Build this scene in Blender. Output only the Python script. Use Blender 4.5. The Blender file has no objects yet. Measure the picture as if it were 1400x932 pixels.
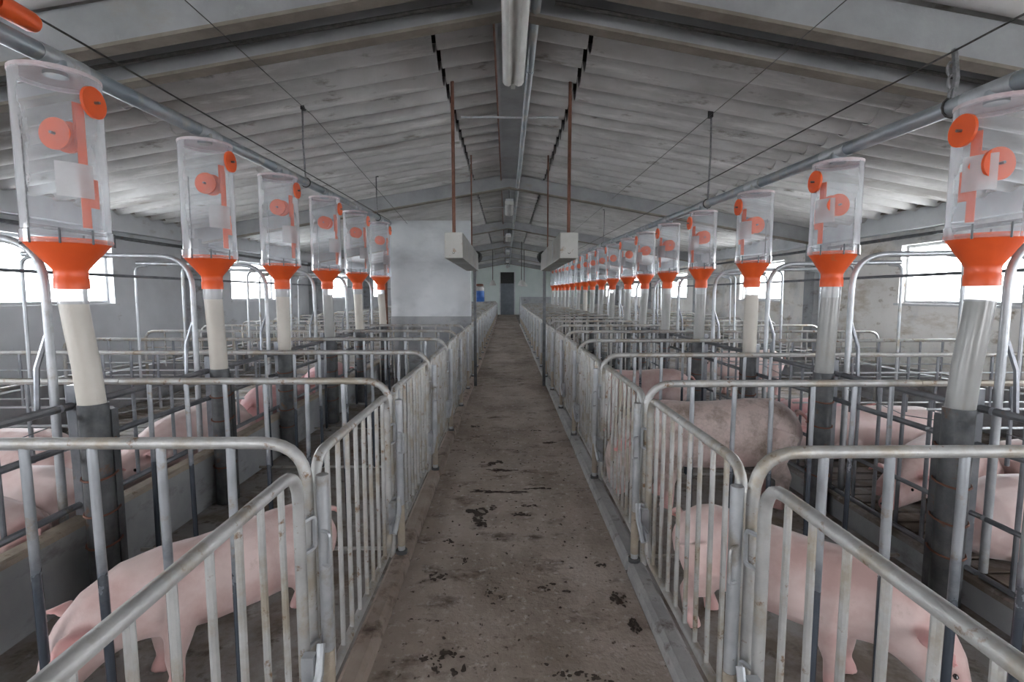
import bpy, math, random
from mathutils import Vector, Matrix
random.seed(7)
sc = bpy.context.scene
C = sc.collection
R = math.radians

# ------------------------------------------------------------------ camera, sky, exposure
cam_d = bpy.data.cameras.new('camera'); cam = bpy.data.objects.new('camera', cam_d); C.objects.link(cam)
cam.location = (-.055, 0, 1.6); cam.rotation_euler = (R(90 - 5.224), 0, R(-.614))
cam_d.lens = 18.0; cam_d.sensor_width = 36; cam_d.sensor_fit = 'HORIZONTAL'; cam_d.clip_start = .03; cam_d.clip_end = 300
sc.camera = cam
world = bpy.data.worlds.new('overcast_sky'); sc.world = world; world.use_nodes = True
bg = world.node_tree.nodes['Background']
bg.inputs[0].default_value = (.965, .965, 1, 1); bg.inputs[1].default_value = 9.0
sc.view_settings.view_transform = 'Standard'; sc.view_settings.look = 'None'
sc.view_settings.gamma = 1; sc.view_settings.use_curve_mapping = False
sc.view_settings.exposure = 1.83

# ------------------------------------------------------------------ dimensions of the shed (metres, aisle axis at x = 0)
XW = 6.48            # inner face of the side walls
ZR, SL = 4.05, .17   # ridge height, roof slope
Y0, Y1 = -5.0, 40.2  # shed ends
XF = .70             # fence line
XH = 2.245           # hopper line
XO = 5.0             # outer end of the pens
ZT = 1.10            # height of the cross panels
FR = [(3.6, 3.69), (4.08, 4.17), (10.5, 10.61), (16.9, 17.01), (23.3, 23.41), (29.7, 29.81), (36.1, 36.21), (-2.9, -2.8)]
PR = [1.58, 2.83, 4.18] + [5.50 + 1.33 * k for k in range(17)]
PL = [1.70, 2.94, 4.40] + [5.70 + 1.28 * k for k in range(24)]
XC = -.055           # camera offset from the aisle axis
HRX = [1340, 1137, 1028, 958, 912, 881, 858, 837, 822, 809.7, 800, 791, 782.7, 776, 771, 766, 761, 756]
HR = [2.30 * 700 / (x - 692.5) for x in HRX]; HR[0] = 2.47
HL = [2.62, 3.86, 5.05, 6.32, 7.59, 9.0]
def roofz(x): return ZR - SL * abs(x)
ORD = ('first second third fourth fifth sixth seventh eighth ninth tenth eleventh twelfth thirteenth fourteenth fifteenth sixteenth '
       'seventeenth eighteenth nineteenth twentieth twenty-first twenty-second twenty-third twenty-fourth twenty-fifth twenty-sixth '
       'twenty-seventh twenty-eighth').split()

# ------------------------------------------------------------------ materials
def nd(nt, t, **kw):
    n = nt.nodes.new(t)
    for k, v in kw.items():
        if k in n.inputs: n.inputs[k].default_value = v
        else: setattr(n, k, v)
    return n
def noise(nt, scale, detail=4, rough=.6, stretch=(1, 1, 1)):
    g = nt.nodes.new('ShaderNodeNewGeometry'); m = nd(nt, 'ShaderNodeMapping'); m.inputs['Scale'].default_value = stretch
    nt.links.new(g.outputs['Position'], m.inputs['Vector'])
    n = nd(nt, 'ShaderNodeTexNoise', Scale=scale, Detail=detail, Roughness=rough); nt.links.new(m.outputs[0], n.inputs['Vector'])
    return n.outputs[0]
def ramp(nt, fac, a, b, ca=(0, 0, 0, 1), cb=(1, 1, 1, 1)):
    r = nd(nt, 'ShaderNodeValToRGB'); e = r.color_ramp.elements
    e[0].position, e[1].position = a, b; e[0].color, e[1].color = ca, cb
    nt.links.new(fac, r.inputs[0]); return r.outputs[0]
def mixc(nt, fac, a, b):
    m = nd(nt, 'ShaderNodeMix', data_type='RGBA')
    if isinstance(fac, float): m.inputs[0].default_value = fac
    else: nt.links.new(fac, m.inputs[0])
    for i, v in ((6, a), (7, b)):
        if isinstance(v, tuple): m.inputs[i].default_value = (*v[:3], 1)
        else: nt.links.new(v, m.inputs[i])
    return m.outputs[2]
def mat(name, c1, c2=None, scale=6, rough=.6, metal=0., bump=0., layers=(), stretch=(1, 1, 1), alpha=1., spec=.5, bscale=None):
    """base colour varies between c1 and c2; layers = (colour, noise scale, lo, hi, stretch) stains with shapes of their own"""
    m = bpy.data.materials.new(name); m.use_nodes = True; nt = m.node_tree; b = nt.nodes['Principled BSDF']
    col = (*c1, 1)
    if c2:
        col = mixc(nt, ramp(nt, noise(nt, scale, stretch=stretch), .35, .68), c1, c2)
    for (lc, ls, lo, hi, st) in layers:
        col = mixc(nt, ramp(nt, noise(nt, ls, 6, .65, st), lo, hi), col, lc)
    if isinstance(col, tuple): b.inputs['Base Color'].default_value = col
    else: nt.links.new(col, b.inputs['Base Color'])
    b.inputs['Roughness'].default_value = rough; b.inputs['Metallic'].default_value = metal
    b.inputs['Alpha'].default_value = alpha; b.inputs['Specular IOR Level'].default_value = spec
    if bump:
        bn = nd(nt, 'ShaderNodeBump', Strength=bump, Distance=.02)
        nt.links.new(noise(nt, bscale or scale * 6, 5), bn.inputs['Height']); nt.links.new(bn.outputs[0], b.inputs['Normal'])
    return m
ONE = (1, 1, 1)
M = {}
M['galv'] = mat('galvanised_tube', (.40, .42, .44), (.52, .54, .56), 9, .42, .55, .08, [((.30, .26, .20), 5, .56, .72, ONE), ((.20, .13, .08), 14, .68, .76, ONE)])
M['galvd'] = mat('worn_dark_tube', (.17, .18, .20), (.27, .28, .30), 7, .38, .6, .08, [((.20, .15, .10), 9, .62, .74, ONE)])
M['bar'] = mat('barred_tube', (.34, .36, .38), (.47, .49, .52), 5, .36, .6, .05, [((.33, .27, .20), 11, .58, .70, ONE)])
def rubbed_bar():
    m = M['bar']; nt = m.node_tree; b = nt.nodes['Principled BSDF']; src = b.inputs['Base Color'].links[0].from_socket
    g = nd(nt, 'ShaderNodeNewGeometry'); x = nd(nt, 'ShaderNodeSeparateXYZ'); nt.links.new(g.outputs['Position'], x.inputs[0])
    a = nd(nt, 'ShaderNodeMath', operation='MULTIPLY_ADD'); nt.links.new(noise(nt, 9, 5), a.inputs[0]); a.inputs[1].default_value = .45; nt.links.new(x.outputs[2], a.inputs[2])
    f = ramp(nt, a.outputs[0], .78, 1.14)
    nt.links.new(mixc(nt, f, (.11, .13, .16), src), b.inputs['Base Color'])
    nt.links.new(ramp(nt, f, 0, 1, (.22, .22, .22, 1), (.42, .42, .42, 1)), b.inputs['Roughness'])
rubbed_bar()
M['rail'] = mat('dusty_rail_tube', (.36, .36, .35), (.48, .48, .47), 8, .5, .45, .12, [((.345, .31, .255), 6, .48, .62, ONE), ((.20, .13, .08), 18, .60, .68, ONE)])
M['pipe'] = mat('feed_pipe_zinc', (.24, .285, .32), (.38, .40, .42), 7, .38, .45, .06, [((.40, .385, .35), 4, .54, .64, ONE)], stretch=(1, .5, 1))
M['rust'] = mat('rusty_steel', (.13, .055, .035), (.20, .09, .06), 12, .75, .2, .2)
M['steel'] = mat('dark_steel', (.085, .09, .095), (.15, .155, .16), 10, .5, .6, .15, [((.16, .09, .05), 11, .60, .72, ONE)])
M['wire'] = mat('thin_wire', (.05, .048, .045), (.10, .095, .09), 30, .6, .4)
M['chain'] = mat('chain_grey', (.16, .165, .17), (.3, .3, .31), 40, .45, .6)
M['orange'] = mat('orange_plastic', (.80, .115, .022), (.68, .09, .02), 4, .42, 0, .03, [((.5, .16, .07), 10, .62, .8, ONE)])
M['pvc'] = mat('white_pvc', (.52, .49, .435), (.44, .41, .36), 3, .4, 0, 0, [((.36, .33, .28), 8, .58, .75, (1, 1, .3))])
M['pvcg'] = mat('grey_pvc', (.25, .25, .24), (.32, .32, .31), 3, .28, 0, 0, [((.26, .24, .2), 8, .58, .75, (1, 1, .3))])
M['paper'] = mat('label_sheet', (.74, .72, .74), (.64, .62, .63), 6, .7, alpha=.42)
M['conc'] = mat('pen_concrete', (.28, .27, .26), (.40, .39, .38), 2.2, .8, 0, .35, [((.17, .135, .105), 2.2, .42, .60, ONE), ((.10, .078, .06), 9, .56, .68, ONE), ((.44, .43, .42), 5, .60, .72, ONE)])
M['aisle'] = mat('aisle_concrete', (.43, .36, .305), (.54, .47, .415), 2.0, .85, 0, .5, [((.27, .22, .18), 1.1, .44, .66, (1, .6, 1)), ((.15, .115, .09), 4.0, .55, .68, (.8, 1.2, 1)), ((.62, .58, .54), 18, .56, .70, ONE), ((.10, .075, .058), 24, .60, .68, ONE)], bscale=30)
M['wallc'] = mat('pen_wall_concrete', (.29, .305, .32), (.38, .39, .40), 3, .75, 0, .25, [((.11, .095, .075), 3, .55, .75, (.7, .7, 1.5)), ((.12, .08, .05), 9, .66, .76, (.3, .3, 2.5))])
M['cap'] = mat('worn_wall_cap', (.42, .36, .28), (.33, .28, .23), 9, .8, 0, .4, [((.42, .39, .34), 7, .54, .7, ONE), ((.13, .07, .035), 13, .62, .74, ONE)])
M['curb'] = mat('curb_grey', (.32, .32, .32), (.43, .43, .42), 5, .75, 0, .35, [((.10, .075, .06), 7, .58, .72, ONE)])
M['curbb'] = mat('curb_brown', (.29, .23, .19), (.38, .32, .275), 6, .75, 0, .35, [((.09, .06, .045), 7, .52, .70, ONE)])
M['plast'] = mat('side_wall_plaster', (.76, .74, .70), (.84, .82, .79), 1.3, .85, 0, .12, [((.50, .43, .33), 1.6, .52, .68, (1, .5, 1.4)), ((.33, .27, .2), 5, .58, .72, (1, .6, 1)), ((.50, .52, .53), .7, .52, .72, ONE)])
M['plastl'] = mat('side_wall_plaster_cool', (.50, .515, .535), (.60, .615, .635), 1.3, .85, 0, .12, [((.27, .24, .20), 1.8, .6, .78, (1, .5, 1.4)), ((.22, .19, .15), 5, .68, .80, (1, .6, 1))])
M['white'] = mat('whitewash', (.60, .63, .65), (.70, .72, .74), 1.5, .8, 0, .1, [((.46, .48, .50), .9, .5, .75, (1, 1, 2))])
M['green'] = mat('pale_green_wall', (.66, .74, .72), (.74, .81, .79), 1, .8)
M['beamc'] = mat('rafter_concrete', (.235, .24, .25), (.31, .315, .325), 2.5, .8, 0, .15, [((.25, .22, .18), 2.2, .60, .8, (.6, 1, 1)), ((.30, .31, .31), 7, .6, .75, ONE)])
M['lath'] = mat('brown_flange', (.16, .135, .11), (.22, .195, .165), 5, .85, 0, .2)  # dark brown strip under each rafter, also on the eave board
M['roof'] = mat('fibre_cement_sheet', (.43, .425, .42), (.55, .545, .54), 1.6, .85, 0, .15, [((.31, .295, .28), .9, .50, .70, (.4, 1.6, 1)), ((.66, .65, .64), 2.4, .56, .70, (.3, 3, 1)), ((.24, .22, .20), 5, .60, .70, (.4, 1.5, 1))])
M['slit_backing'] = mat('dark_slit_backing', (.03, .028, .026), (.05, .045, .04), 3, .9)
M['box'] = mat('enamelled_box', (.40, .40, .37), (.48, .475, .45), 4, .55, .1, 0, [((.24, .16, .09), 8, .58, .68, ONE)])
M['black'] = mat('black_plastic_and_void', (.02, .02, .02), (.04, .038, .035), 10, .6)
M['door'] = mat('dark_door_sheet', (.15, .17, .20), (.20, .22, .25), 3, .5, .1)
M['blue'] = mat('blue_plastic', (.02, .09, .32), (.03, .13, .40), 5, .4)
M['lampw'] = mat('lamp_diffuser', (.46, .46, .44), (.54, .54, .52), 5, .35)
M['frame'] = mat('window_frame_paint', (.62, .63, .64), (.52, .53, .54), 4, .6)
M['dung'] = mat('manure', (.050, .036, .027), (.10, .077, .06), 14, .75, 0, .6)
M['ground'] = mat('pale_bounce_yard', (.56, .56, .54), (.64, .64, .62), 1, .9)
M['eye'] = mat('pig_eye', (.015, .01, .01), None, 1, .15)

def clear_plastic():
    m = bpy.data.materials.new('clear_plastic'); m.use_nodes = True; nt = m.node_tree; nt.nodes.clear()
    o = nd(nt, 'ShaderNodeOutputMaterial'); t = nd(nt, 'ShaderNodeBsdfTransparent'); t.inputs[0].default_value = (.95, .97, .99, 1)
    d = nd(nt, 'ShaderNodeBsdfPrincipled'); d.inputs['Base Color'].default_value = (.84, .85, .88, 1); d.inputs['Roughness'].default_value = .07
    d.inputs['Specular IOR Level'].default_value = .9
    lw = nd(nt, 'ShaderNodeLayerWeight', Blend=.35)
    fac = ramp(nt, lw.outputs['Facing'], .05, 1., (.17, .17, .17, 1), (.60, .60, .60, 1))
    sm = ramp(nt, noise(nt, 9, 5, .6, (1, 1, .5)), .45, .75, (0, 0, 0, 1), (.10, .10, .10, 1))
    ad = nd(nt, 'ShaderNodeMath', operation='ADD'); nt.links.new(fac, ad.inputs[0]); nt.links.new(sm, ad.inputs[1])
    x = nd(nt, 'ShaderNodeMixShader'); nt.links.new(ad.outputs[0], x.inputs[0]); nt.links.new(t.outputs[0], x.inputs[1]); nt.links.new(d.outputs[0], x.inputs[2])
    nt.links.new(x.outputs[0], o.inputs[0]); return m
M['clear'] = clear_plastic()
M['milky'] = mat('milky_plastic', (.50, .51, .52), (.58, .59, .60), 6, .25, alpha=.72)
def window_glass():
    m = bpy.data.materials.new('window_glass'); m.use_nodes = True; nt = m.node_tree; nt.nodes.clear()
    o = nd(nt, 'ShaderNodeOutputMaterial'); t = nd(nt, 'ShaderNodeBsdfTransparent'); t.inputs[0].default_value = (.93, .95, .96, 1)
    g = nd(nt, 'ShaderNodeBsdfGlossy', Roughness=.05); x = nd(nt, 'ShaderNodeMixShader'); x.inputs[0].default_value = .06
    nt.links.new(t.outputs[0], x.inputs[1]); nt.links.new(g.outputs[0], x.inputs[2]); nt.links.new(x.outputs[0], o.inputs[0]); return m
M['glass'] = window_glass()
def pig_skin(name, c1, c2, dirt, amount):
    m = bpy.data.materials.new(name); m.use_nodes = True; nt = m.node_tree; b = nt.nodes['Principled BSDF']
    col = mixc(nt, ramp(nt, noise(nt, 4.5, 5), .38, .60), c1, c2)
    col = mixc(nt, ramp(nt, noise(nt, 9, 6, .7), .72 - amount, .86 - amount * .6), col, dirt)
    at = nd(nt, 'ShaderNodeAttribute', attribute_name='rosy')
    col = mixc(nt, at.outputs['Fac'], col, (.62, .26, .245))
    nt.links.new(col, b.inputs['Base Color']); b.inputs['Roughness'].default_value = .55
    b.inputs['Subsurface Weight'].default_value = .0; b.inputs['Specular IOR Level'].default_value = .35
    b.inputs['Sheen Weight'].default_value = .25; b.inputs['Sheen Roughness'].default_value = .4
    bn = nd(nt, 'ShaderNodeBump', Strength=.18, Distance=.006); nt.links.new(noise(nt, 60, 4, .6, (1, 1, .5)), bn.inputs['Height']); nt.links.new(bn.outputs[0], b.inputs['Normal'])
    return m
M['pig'] = pig_skin('pig_skin', (.58, .395, .365), (.71, .56, .53), (.47, .33, .28), .10)
M['pigw'] = pig_skin('pig_skin_pale', (.70, .52, .49), (.78, .64, .61), (.50, .36, .30), .08)
M['pigd'] = pig_skin('pig_skin_muddy', (.52, .41, .38), (.58, .48, .45), (.26, .205, .17), .28)
M['pigr'] = pig_skin('pig_skin_rosy', (.66, .34, .34), (.72, .46, .46), (.50, .22, .22), .12)

# ------------------------------------------------------------------ mesh helpers
class MB:
    def __init__(s): s.v = []; s.f = []
    def add(s, vs, fs):
        n = len(s.v); s.v += [tuple(v) for v in vs]; s.f += [tuple(i + n for i in f) for f in fs]; return s
    def box(s, x0, x1, y0, y1, z0, z1):
        return s.add([(x0, y0, z0), (x1, y0, z0), (x1, y1, z0), (x0, y1, z0), (x0, y0, z1), (x1, y0, z1), (x1, y1, z1), (x0, y1, z1)],
                     [(0, 3, 2, 1), (4, 5, 6, 7), (0, 1, 5, 4), (1, 2, 6, 5), (2, 3, 7, 6), (3, 0, 4, 7)])
    def prism(s, prof, y0, y1, bend=None):
        """profile of (x, z) points extruded along y"""
        n = len(prof); vs = [(x, y0, z) for x, z in prof] + [(x, y1, z) for x, z in prof]
        fs = [(i, (i + 1) % n, n + (i + 1) % n, n + i) for i in range(n)] + [tuple(range(n))[::-1], tuple(range(n, 2 * n))]
        return s.add(vs, fs)
    def tube(s, path, r, seg=8, cap=True):
        P = [Vector(p) for p in path]; n = len(P); rs = r if isinstance(r, (list, tuple)) else [r] * n
        T = [(P[min(i + 1, n - 1)] - P[max(i - 1, 0)]).normalized() for i in range(n)]
        u = T[0].orthogonal().normalized()
        vs = []
        for i in range(n):
            u = (u - T[i] * u.dot(T[i])); u = u.normalized() if u.length > 1e-6 else T[i].orthogonal().normalized()
            w = T[i].cross(u)
            vs += [P[i] + (u * math.cos(a) + w * math.sin(a)) * rs[i] for a in (2 * math.pi * k / seg for k in range(seg))]
        fs = [(i * seg + k, i * seg + (k + 1) % seg, (i + 1) * seg + (k + 1) % seg, (i + 1) * seg + k) for i in range(n - 1) for k in range(seg)]
        if cap: fs += [tuple(range(seg))[::-1], tuple(range((n - 1) * seg, n * seg))]
        return s.add(vs, fs)
    def lathe(s, prof, seg=24, c=(0, 0), cap=False):
        n = len(prof); vs = [(c[0] + r * math.cos(2 * math.pi * k / seg), c[1] + r * math.sin(2 * math.pi * k / seg), z) for r, z in prof for k in range(seg)]
        fs = [(i * seg + k, i * seg + (k + 1) % seg, (i + 1) * seg + (k + 1) % seg, (i + 1) * seg + k) for i in range(n - 1) for k in range(seg)]
        if cap: fs += [tuple(range(seg))[::-1], tuple(range((n - 1) * seg, n * seg))]
        return s.add(vs, fs)
    def disc(s, c, nrm, r, t, seg=20):
        c = Vector(c); nrm = Vector(nrm).normalized(); return s.tube([c - nrm * t / 2, c + nrm * t / 2], r, seg)
    def loft(s, rings, seg=16, pw=1.0):
        """closed loft through rings (centre, half width, half height) running in the local xz plane, or with a side vector"""
        n = len(rings); P = [Vector(r[0]) for r in rings]; vs = []
        for i in range(n):
            t = (P[min(i + 1, n - 1)] - P[max(i - 1, 0)]).normalized()
            side = Vector(rings[i][3]) if len(rings[i]) > 3 else Vector((0, 1, 0))
            side = (side - t * side.dot(t)).normalized(); up = t.cross(side) * -1
            up = side.cross(t) * -1
            for k in range(seg):
                a = 2 * math.pi * k / seg; ca, sa = math.cos(a), math.sin(a)
                vs.append(P[i] + side * rings[i][1] * ca + up * rings[i][2] * sa)
        fs = [(i * seg + k, (i + 1) * seg + k, (i + 1) * seg + (k + 1) % seg, i * seg + (k + 1) % seg) for i in range(n - 1) for k in range(seg)]
        fs += [tuple(range(seg)), tuple(range((n - 1) * seg, n * seg))[::-1]]
        return s.add(vs, fs)
    def mesh(s, name, m=None, smooth=True):
        me = bpy.data.meshes.new(name); me.from_pydata(s.v, [], s.f); me.validate(); me.update()
        if m: me.materials.append(M[m] if isinstance(m, str) else m)
        if smooth:
            me.polygons.foreach_set('use_smooth', [True] * len(me.polygons))
            try: me.set_sharp_from_angle(angle=R(40))
            except Exception: pass
        return me
def put(name, me, parent=None, loc=(0, 0, 0), rot=(0, 0, 0), scale=None):
    o = bpy.data.objects.new(name, me); C.objects.link(o); o.location = loc; o.rotation_euler = rot
    if scale: o.scale = scale
    if parent: o.parent = parent
    return o
def empty(name, loc=(0, 0, 0), rz=0): 
    o = put(name, None, None, loc, (0, 0, rz)); o.empty_display_size = .1; return o
def tag(o, label=None, cat=None, group=None, kind=None):
    for k, v in (('label', label), ('category', cat), ('group', group), ('kind', kind)):
        if v: o[k] = v
    return o
def rounded(pts, r, n=5):
    """polyline with filleted corners"""
    P = [Vector(p) for p in pts]; out = [P[0]]
    for i in range(1, len(P) - 1):
        a, b, c = P[i - 1], P[i], P[i + 1]; d1 = (a - b).normalized(); d2 = (c - b).normalized()
        rr = min(r, (a - b).length * .49, (c - b).length * .49); s_, e_ = b + d1 * rr, b + d2 * rr
        for k in range(n + 1):
            t = k / n; out.append(s_ * (1 - t) ** 2 + b * 2 * t * (1 - t) + e_ * t * t)
    out.append(P[-1]); return out
def structure(name, mb, m, smooth=False):
    return tag(put(name, mb.mesh(name, m, smooth)), kind='structure')

# ------------------------------------------------------------------ the setting: floor
floor = structure('floor', MB().box(-XW, XW, Y0, Y1, -.2, -.004), 'conc')
tag(floor, 'grey brown concrete floor of the pig shed')
put('aisle_strip', MB().box(-.635, .635, Y0, Y1, -.02, .0).mesh('aisle_strip', 'aisle', False), floor)
put('yard', MB().box(-60, 60, -50, 90, -.5, -.3).mesh('yard', 'ground', False)).__setitem__('kind', 'structure')  # unseen ground outside, made pale to bounce daylight up to the roof
bpy.data.objects['yard'].name = 'floor_yard'
def curb_mesh(L, m, w=.105, h=.062):
    p = [(0, -.01), (.008, h * .75), (.03, h), (w - .02, h), (w, h * .7), (w, -.01)]
    return MB().prism(p, 0, L).mesh('curb_block', m, False)
for s, PP, m in ((1, PR, 'curb'), (-1, PL, 'curbb')):
    ys = [PP[0] - 1.27] + PP
    for a, b in zip(ys, ys[1:]):
        o = put('curb_block', curb_mesh(b - a - .035, m), floor, (s * .635, a + .02, 0), (0, 0, random.uniform(-.004, .004)), (s, 1, 1))
# raised slatted platforms of the outer pens: each slat near the camera is a piece, the rest one sheet
for s in (1, -1):
    put('platform_base', MB().box(min(s * 2.43, s * XO), max(s * 2.43, s * XO), .2, 34, -.01, .09).mesh('platform_base', 'conc', False), floor)
    sl = MB().box(0, 2.55, -.06, .06, 0, .055).mesh('slat', 'conc', False)
    y = .5
    k = 0
    while y < 8.5:
        put('slat', sl, floor, (s * 2.44 if s > 0 else -4.99, y, .095 + random.uniform(-.004, .004))); y += .15; k += 1
    far = MB()
    while y < 33.5: far.box(min(s * 2.44, s * 4.99), max(s * 2.44, s * 4.99), y - .06, y + .06, .095, .15); y += .15
    tag(put('slats', far.mesh('slats', 'conc', False), floor), kind='stuff')

# ------------------------------------------------------------------ side walls with their windows, pilasters and plates
WIN = [(-3.6, -1.3), (.1, 2.35), (6.2, 8.5), (12.1, 14.35), (18.6, 20.85), (25.0, 27.25), (31.4, 33.65)]
ZS, ZW = 1.45, 2.40
wn = 0
for s, side in ((-1, 'left'), (1, 'right')):
    w = MB(); T = .22
    x0, x1 = (XW, XW + T) if s > 0 else (-XW - T, -XW)
    w.box(x0, x1, Y0, Y1, -.2, ZS); w.box(x0, x1, Y0, Y1, ZW, 3.05)
    ys = [Y0] + [v for ab in WIN for v in ab] + [Y1]
    for a, b in zip(ys[::2], ys[1::2]): w.box(x0, x1, a, b, ZS, ZW)
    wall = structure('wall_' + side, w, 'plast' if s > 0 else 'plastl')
    tag(wall, 'stained pale plaster side wall with a row of low windows, ' + side + ' of the aisle')
    def seg(name, xa, xb, ya, yb, za, zb, m): put(name, MB().box(min(s * xa, s * xb), max(s * xa, s * xb), ya, yb, za, zb).mesh(name, m, False), wall)
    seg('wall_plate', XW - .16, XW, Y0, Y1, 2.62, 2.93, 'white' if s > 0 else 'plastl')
    seg('eave_board', XW - .22, XW - .02, Y0, Y1, 2.93, 2.965, 'lath')
    seg('conduit', XW - .07, XW - .01, Y0, Y1, 2.50, 2.55, 'steel')  # dark strip between wall plate and window heads
    for a, b in FR[1:]:
        seg('pilaster', XW - .30, XW, a - .12, b + .12, -.01, 2.7, 'wallc')
    for (a, b) in WIN:
        wn += 1
        xf0, xf1 = s * (XW + .10), s * (XW + .15); xa, xb = min(xf0, xf1), max(xf0, xf1)
        f = MB().box(xa, xb, a, b, ZS, ZS + .045).box(xa, xb, a, b, ZW - .045, ZW).box(xa, xb, a, a + .045, ZS + .045, ZW - .045).box(xa, xb, b - .045, b, ZS + .045, ZW - .045)
        wo = structure('window_%d' % wn, f, 'frame')
        tag(wo, 'white framed window, %s counted along the %s wall' % (ORD[wn - 1 if s < 0 else wn - 1 - len(WIN)], side))
        for ya, yb in ((a + .045, b - .045),):
            put('pane', MB().box(s * (XW + .122) - .003, s * (XW + .122) + .003, ya, yb, ZS + .045, ZW - .045).mesh('pane', 'glass', False), wo)
        put('window_sill', MB().box(min(s * (XW - .04), s * (XW + .10)), max(s * (XW - .04), s * (XW + .10)), a - .05, b + .05, ZS - .035, ZS).mesh('window_sill', 'frame', False), wo)
        ld = bpy.data.lights.new('window_portal', 'AREA'); ld.shape = 'RECTANGLE'; ld.size = b - a; ld.size_y = ZW - ZS; ld.cycles.is_portal = True
        lo = bpy.data.objects.new('window_portal', ld); C.objects.link(lo); lo.location = (s * (XW + .19), (a + b) / 2, (ZS + ZW) / 2)
        lo.rotation_euler = Vector((-s, 0, 0)).to_track_quat('-Z', 'Z').to_euler()
# gable ends
def gable(y0, y1, holes):
    m = MB(); xs = sorted({-XW - .2, 0., XW + .2} | {v for h in holes for v in h[:2]})
    for a, b in zip(xs, xs[1:]):
        z = 0 - .2
        for h in sorted([h for h in holes if h[0] <= a + 1e-6 and h[1] >= b - 1e-6], key=lambda h: h[2]):
            if h[2] > z: m.box(a, b, y0, y1, z, h[2])
            z = h[3]
        za, zb = roofz(a) + .12, roofz(b) + .12
        m.add([(a, y0, z), (b, y0, z), (b, y1, z), (a, y1, z), (a, y0, za), (b, y0, zb), (b, y1, zb), (a, y1, za)],
              [(0, 3, 2, 1), (4, 5, 6, 7), (0, 1, 5, 4), (1, 2, 6, 5), (2, 3, 7, 6), (3, 0, 4, 7)])
    return m
wb = structure('wall_end', gable(Y1, Y1 + .2, [(-.6, .62, -.2, 3.3)]), 'green'); tag(wb, 'pale green gable wall at the far end of the aisle')
wf = structure('wall_front', gable(Y0 - .2, Y0, [(-5.2, -3.0, 1.45, 2.4), (3.0, 5.2, 1.45, 2.4)]), 'white'); tag(wf, 'whitewashed front gable wall with two window openings added for light')
for x0, x1, z0, z1 in ((-5.2, -3.0, 1.45, 2.4), (3.0, 5.2, 1.45, 2.4)):  # unseen openings behind the camera, added and sized for light from behind
    ld = bpy.data.lights.new('gable_portal', 'AREA'); ld.shape = 'RECTANGLE'; ld.size = x1 - x0; ld.size_y = z1 - z0; ld.cycles.is_portal = True
    lo = bpy.data.objects.new('gable_portal', ld); C.objects.link(lo); lo.location = ((x0 + x1) / 2, Y0 - .1, (z0 + z1) / 2); lo.rotation_euler = Vector((0, 1, 0)).to_track_quat('-Z', 'Z').to_euler()
door = structure('door_1', MB().box(-.60, -.52, Y1 - .02, Y1 + .1, 0, 3.3).box(.54, .62, Y1 - .02, Y1 + .1, 0, 3.3), 'white')
tag(door, 'dark grey double door in white jambs at the end of the aisle')
for a, b in ((-.52, .011), (.0105, .54)):
    lf = put('door_leaf', MB().box(a, b, Y1 + .0, Y1 + .04, -.01, 2.43).box(a + .03, b - .03, Y1 - .012, Y1 + .0, 1.25, 1.33).mesh('door_leaf', 'door', False), door)
    put('handle', MB().box((b if a < -.1 else a) - .03, (b if a < -.1 else a) + .03, Y1 - .05, Y1 - .012, 1.36, 1.40).mesh('handle', 'chain', False), lf)
put('leak_backing', MB().box(-.6, .62, Y1 + .12, Y1 + .16, -.1, 3.3).mesh('leak_backing', 'black', False), door)  # black plane added behind the leaves to stop light leaking through
put('void_sheet', MB().box(-.52, .54, Y1 + .02, Y1 + .06, 2.41, 3.3).mesh('void_sheet', 'black', False), door)  # black sheet put in for the dark void above the leaves

# ------------------------------------------------------------------ roof: sheets, rafters, ridge
slit_backing = MB()  # dark sheet added over the roof sheets: blackens ridge slits, stops sky leaks
for s in (1, -1):
    xs = (0, s * (XW + .5)); za, zb = roofz(0) + .16, roofz(XW + .5) + .16
    p = [(0, za), (xs[1], zb), (xs[1], zb + .03), (0, za + .03)]
    slit_backing.prism(p if s > 0 else p[::-1], Y0 - .6, Y1 + .6)
ceil = structure('ceiling', slit_backing, 'slit_backing'); tag(ceil, 'corrugated grey gable roof on concrete rafters')
WAVE = .385
def sheet_mesh(x0, x1, waves, amp=.085):
    m = MB(); n = 12 * waves; vs = []; fs = []
    xs = [x0, x1]
    for i in range(n + 1):
        t = i / 12; ph = (t % 1.0)
        hgt = amp * (1 - 2 * abs(math.sin(math.pi * ph)) ** .85)
        for x in xs:
            vs.append((x, t * WAVE, -SL * x + hgt)); vs.append((x, t * WAVE, -SL * x + hgt + .012))
    for i in range(n):
        a, b = 4 * i, 4 * (i + 1)
        fs += [(a, b, b + 2, a + 2), (a + 1, a + 3, b + 3, b + 1), (a, a + 1, b + 1, b), (a + 2, b + 2, b + 3, a + 3)]
    fs += [(0, 2, 3, 1), (4 * n, 4 * n + 1, 4 * n + 3, 4 * n + 2)]
    m.add(vs, fs); return m.mesh('roof_sheet', 'roof')
ridge_sh = sheet_mesh(.02, .70, 3); main_sh = sheet_mesh(.738, 3.75, 3); low_sh = sheet_mesh(3.65, XW + .06, 3)
y = Y0 - .2
while y < Y1 + .1:
    for s in (1, -1):
        for me, dz in ((ridge_sh, .035), (main_sh, 0), (low_sh, -.014)):
            put('roof_sheet', me, ceil, (0, y + (0 if s > 0 else .02), ZR + dz + random.uniform(-.008, .006)), (0, random.uniform(-.002, .002), random.uniform(-.003, .003)), (s, 1, 1))
    y += 3 * WAVE
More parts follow.
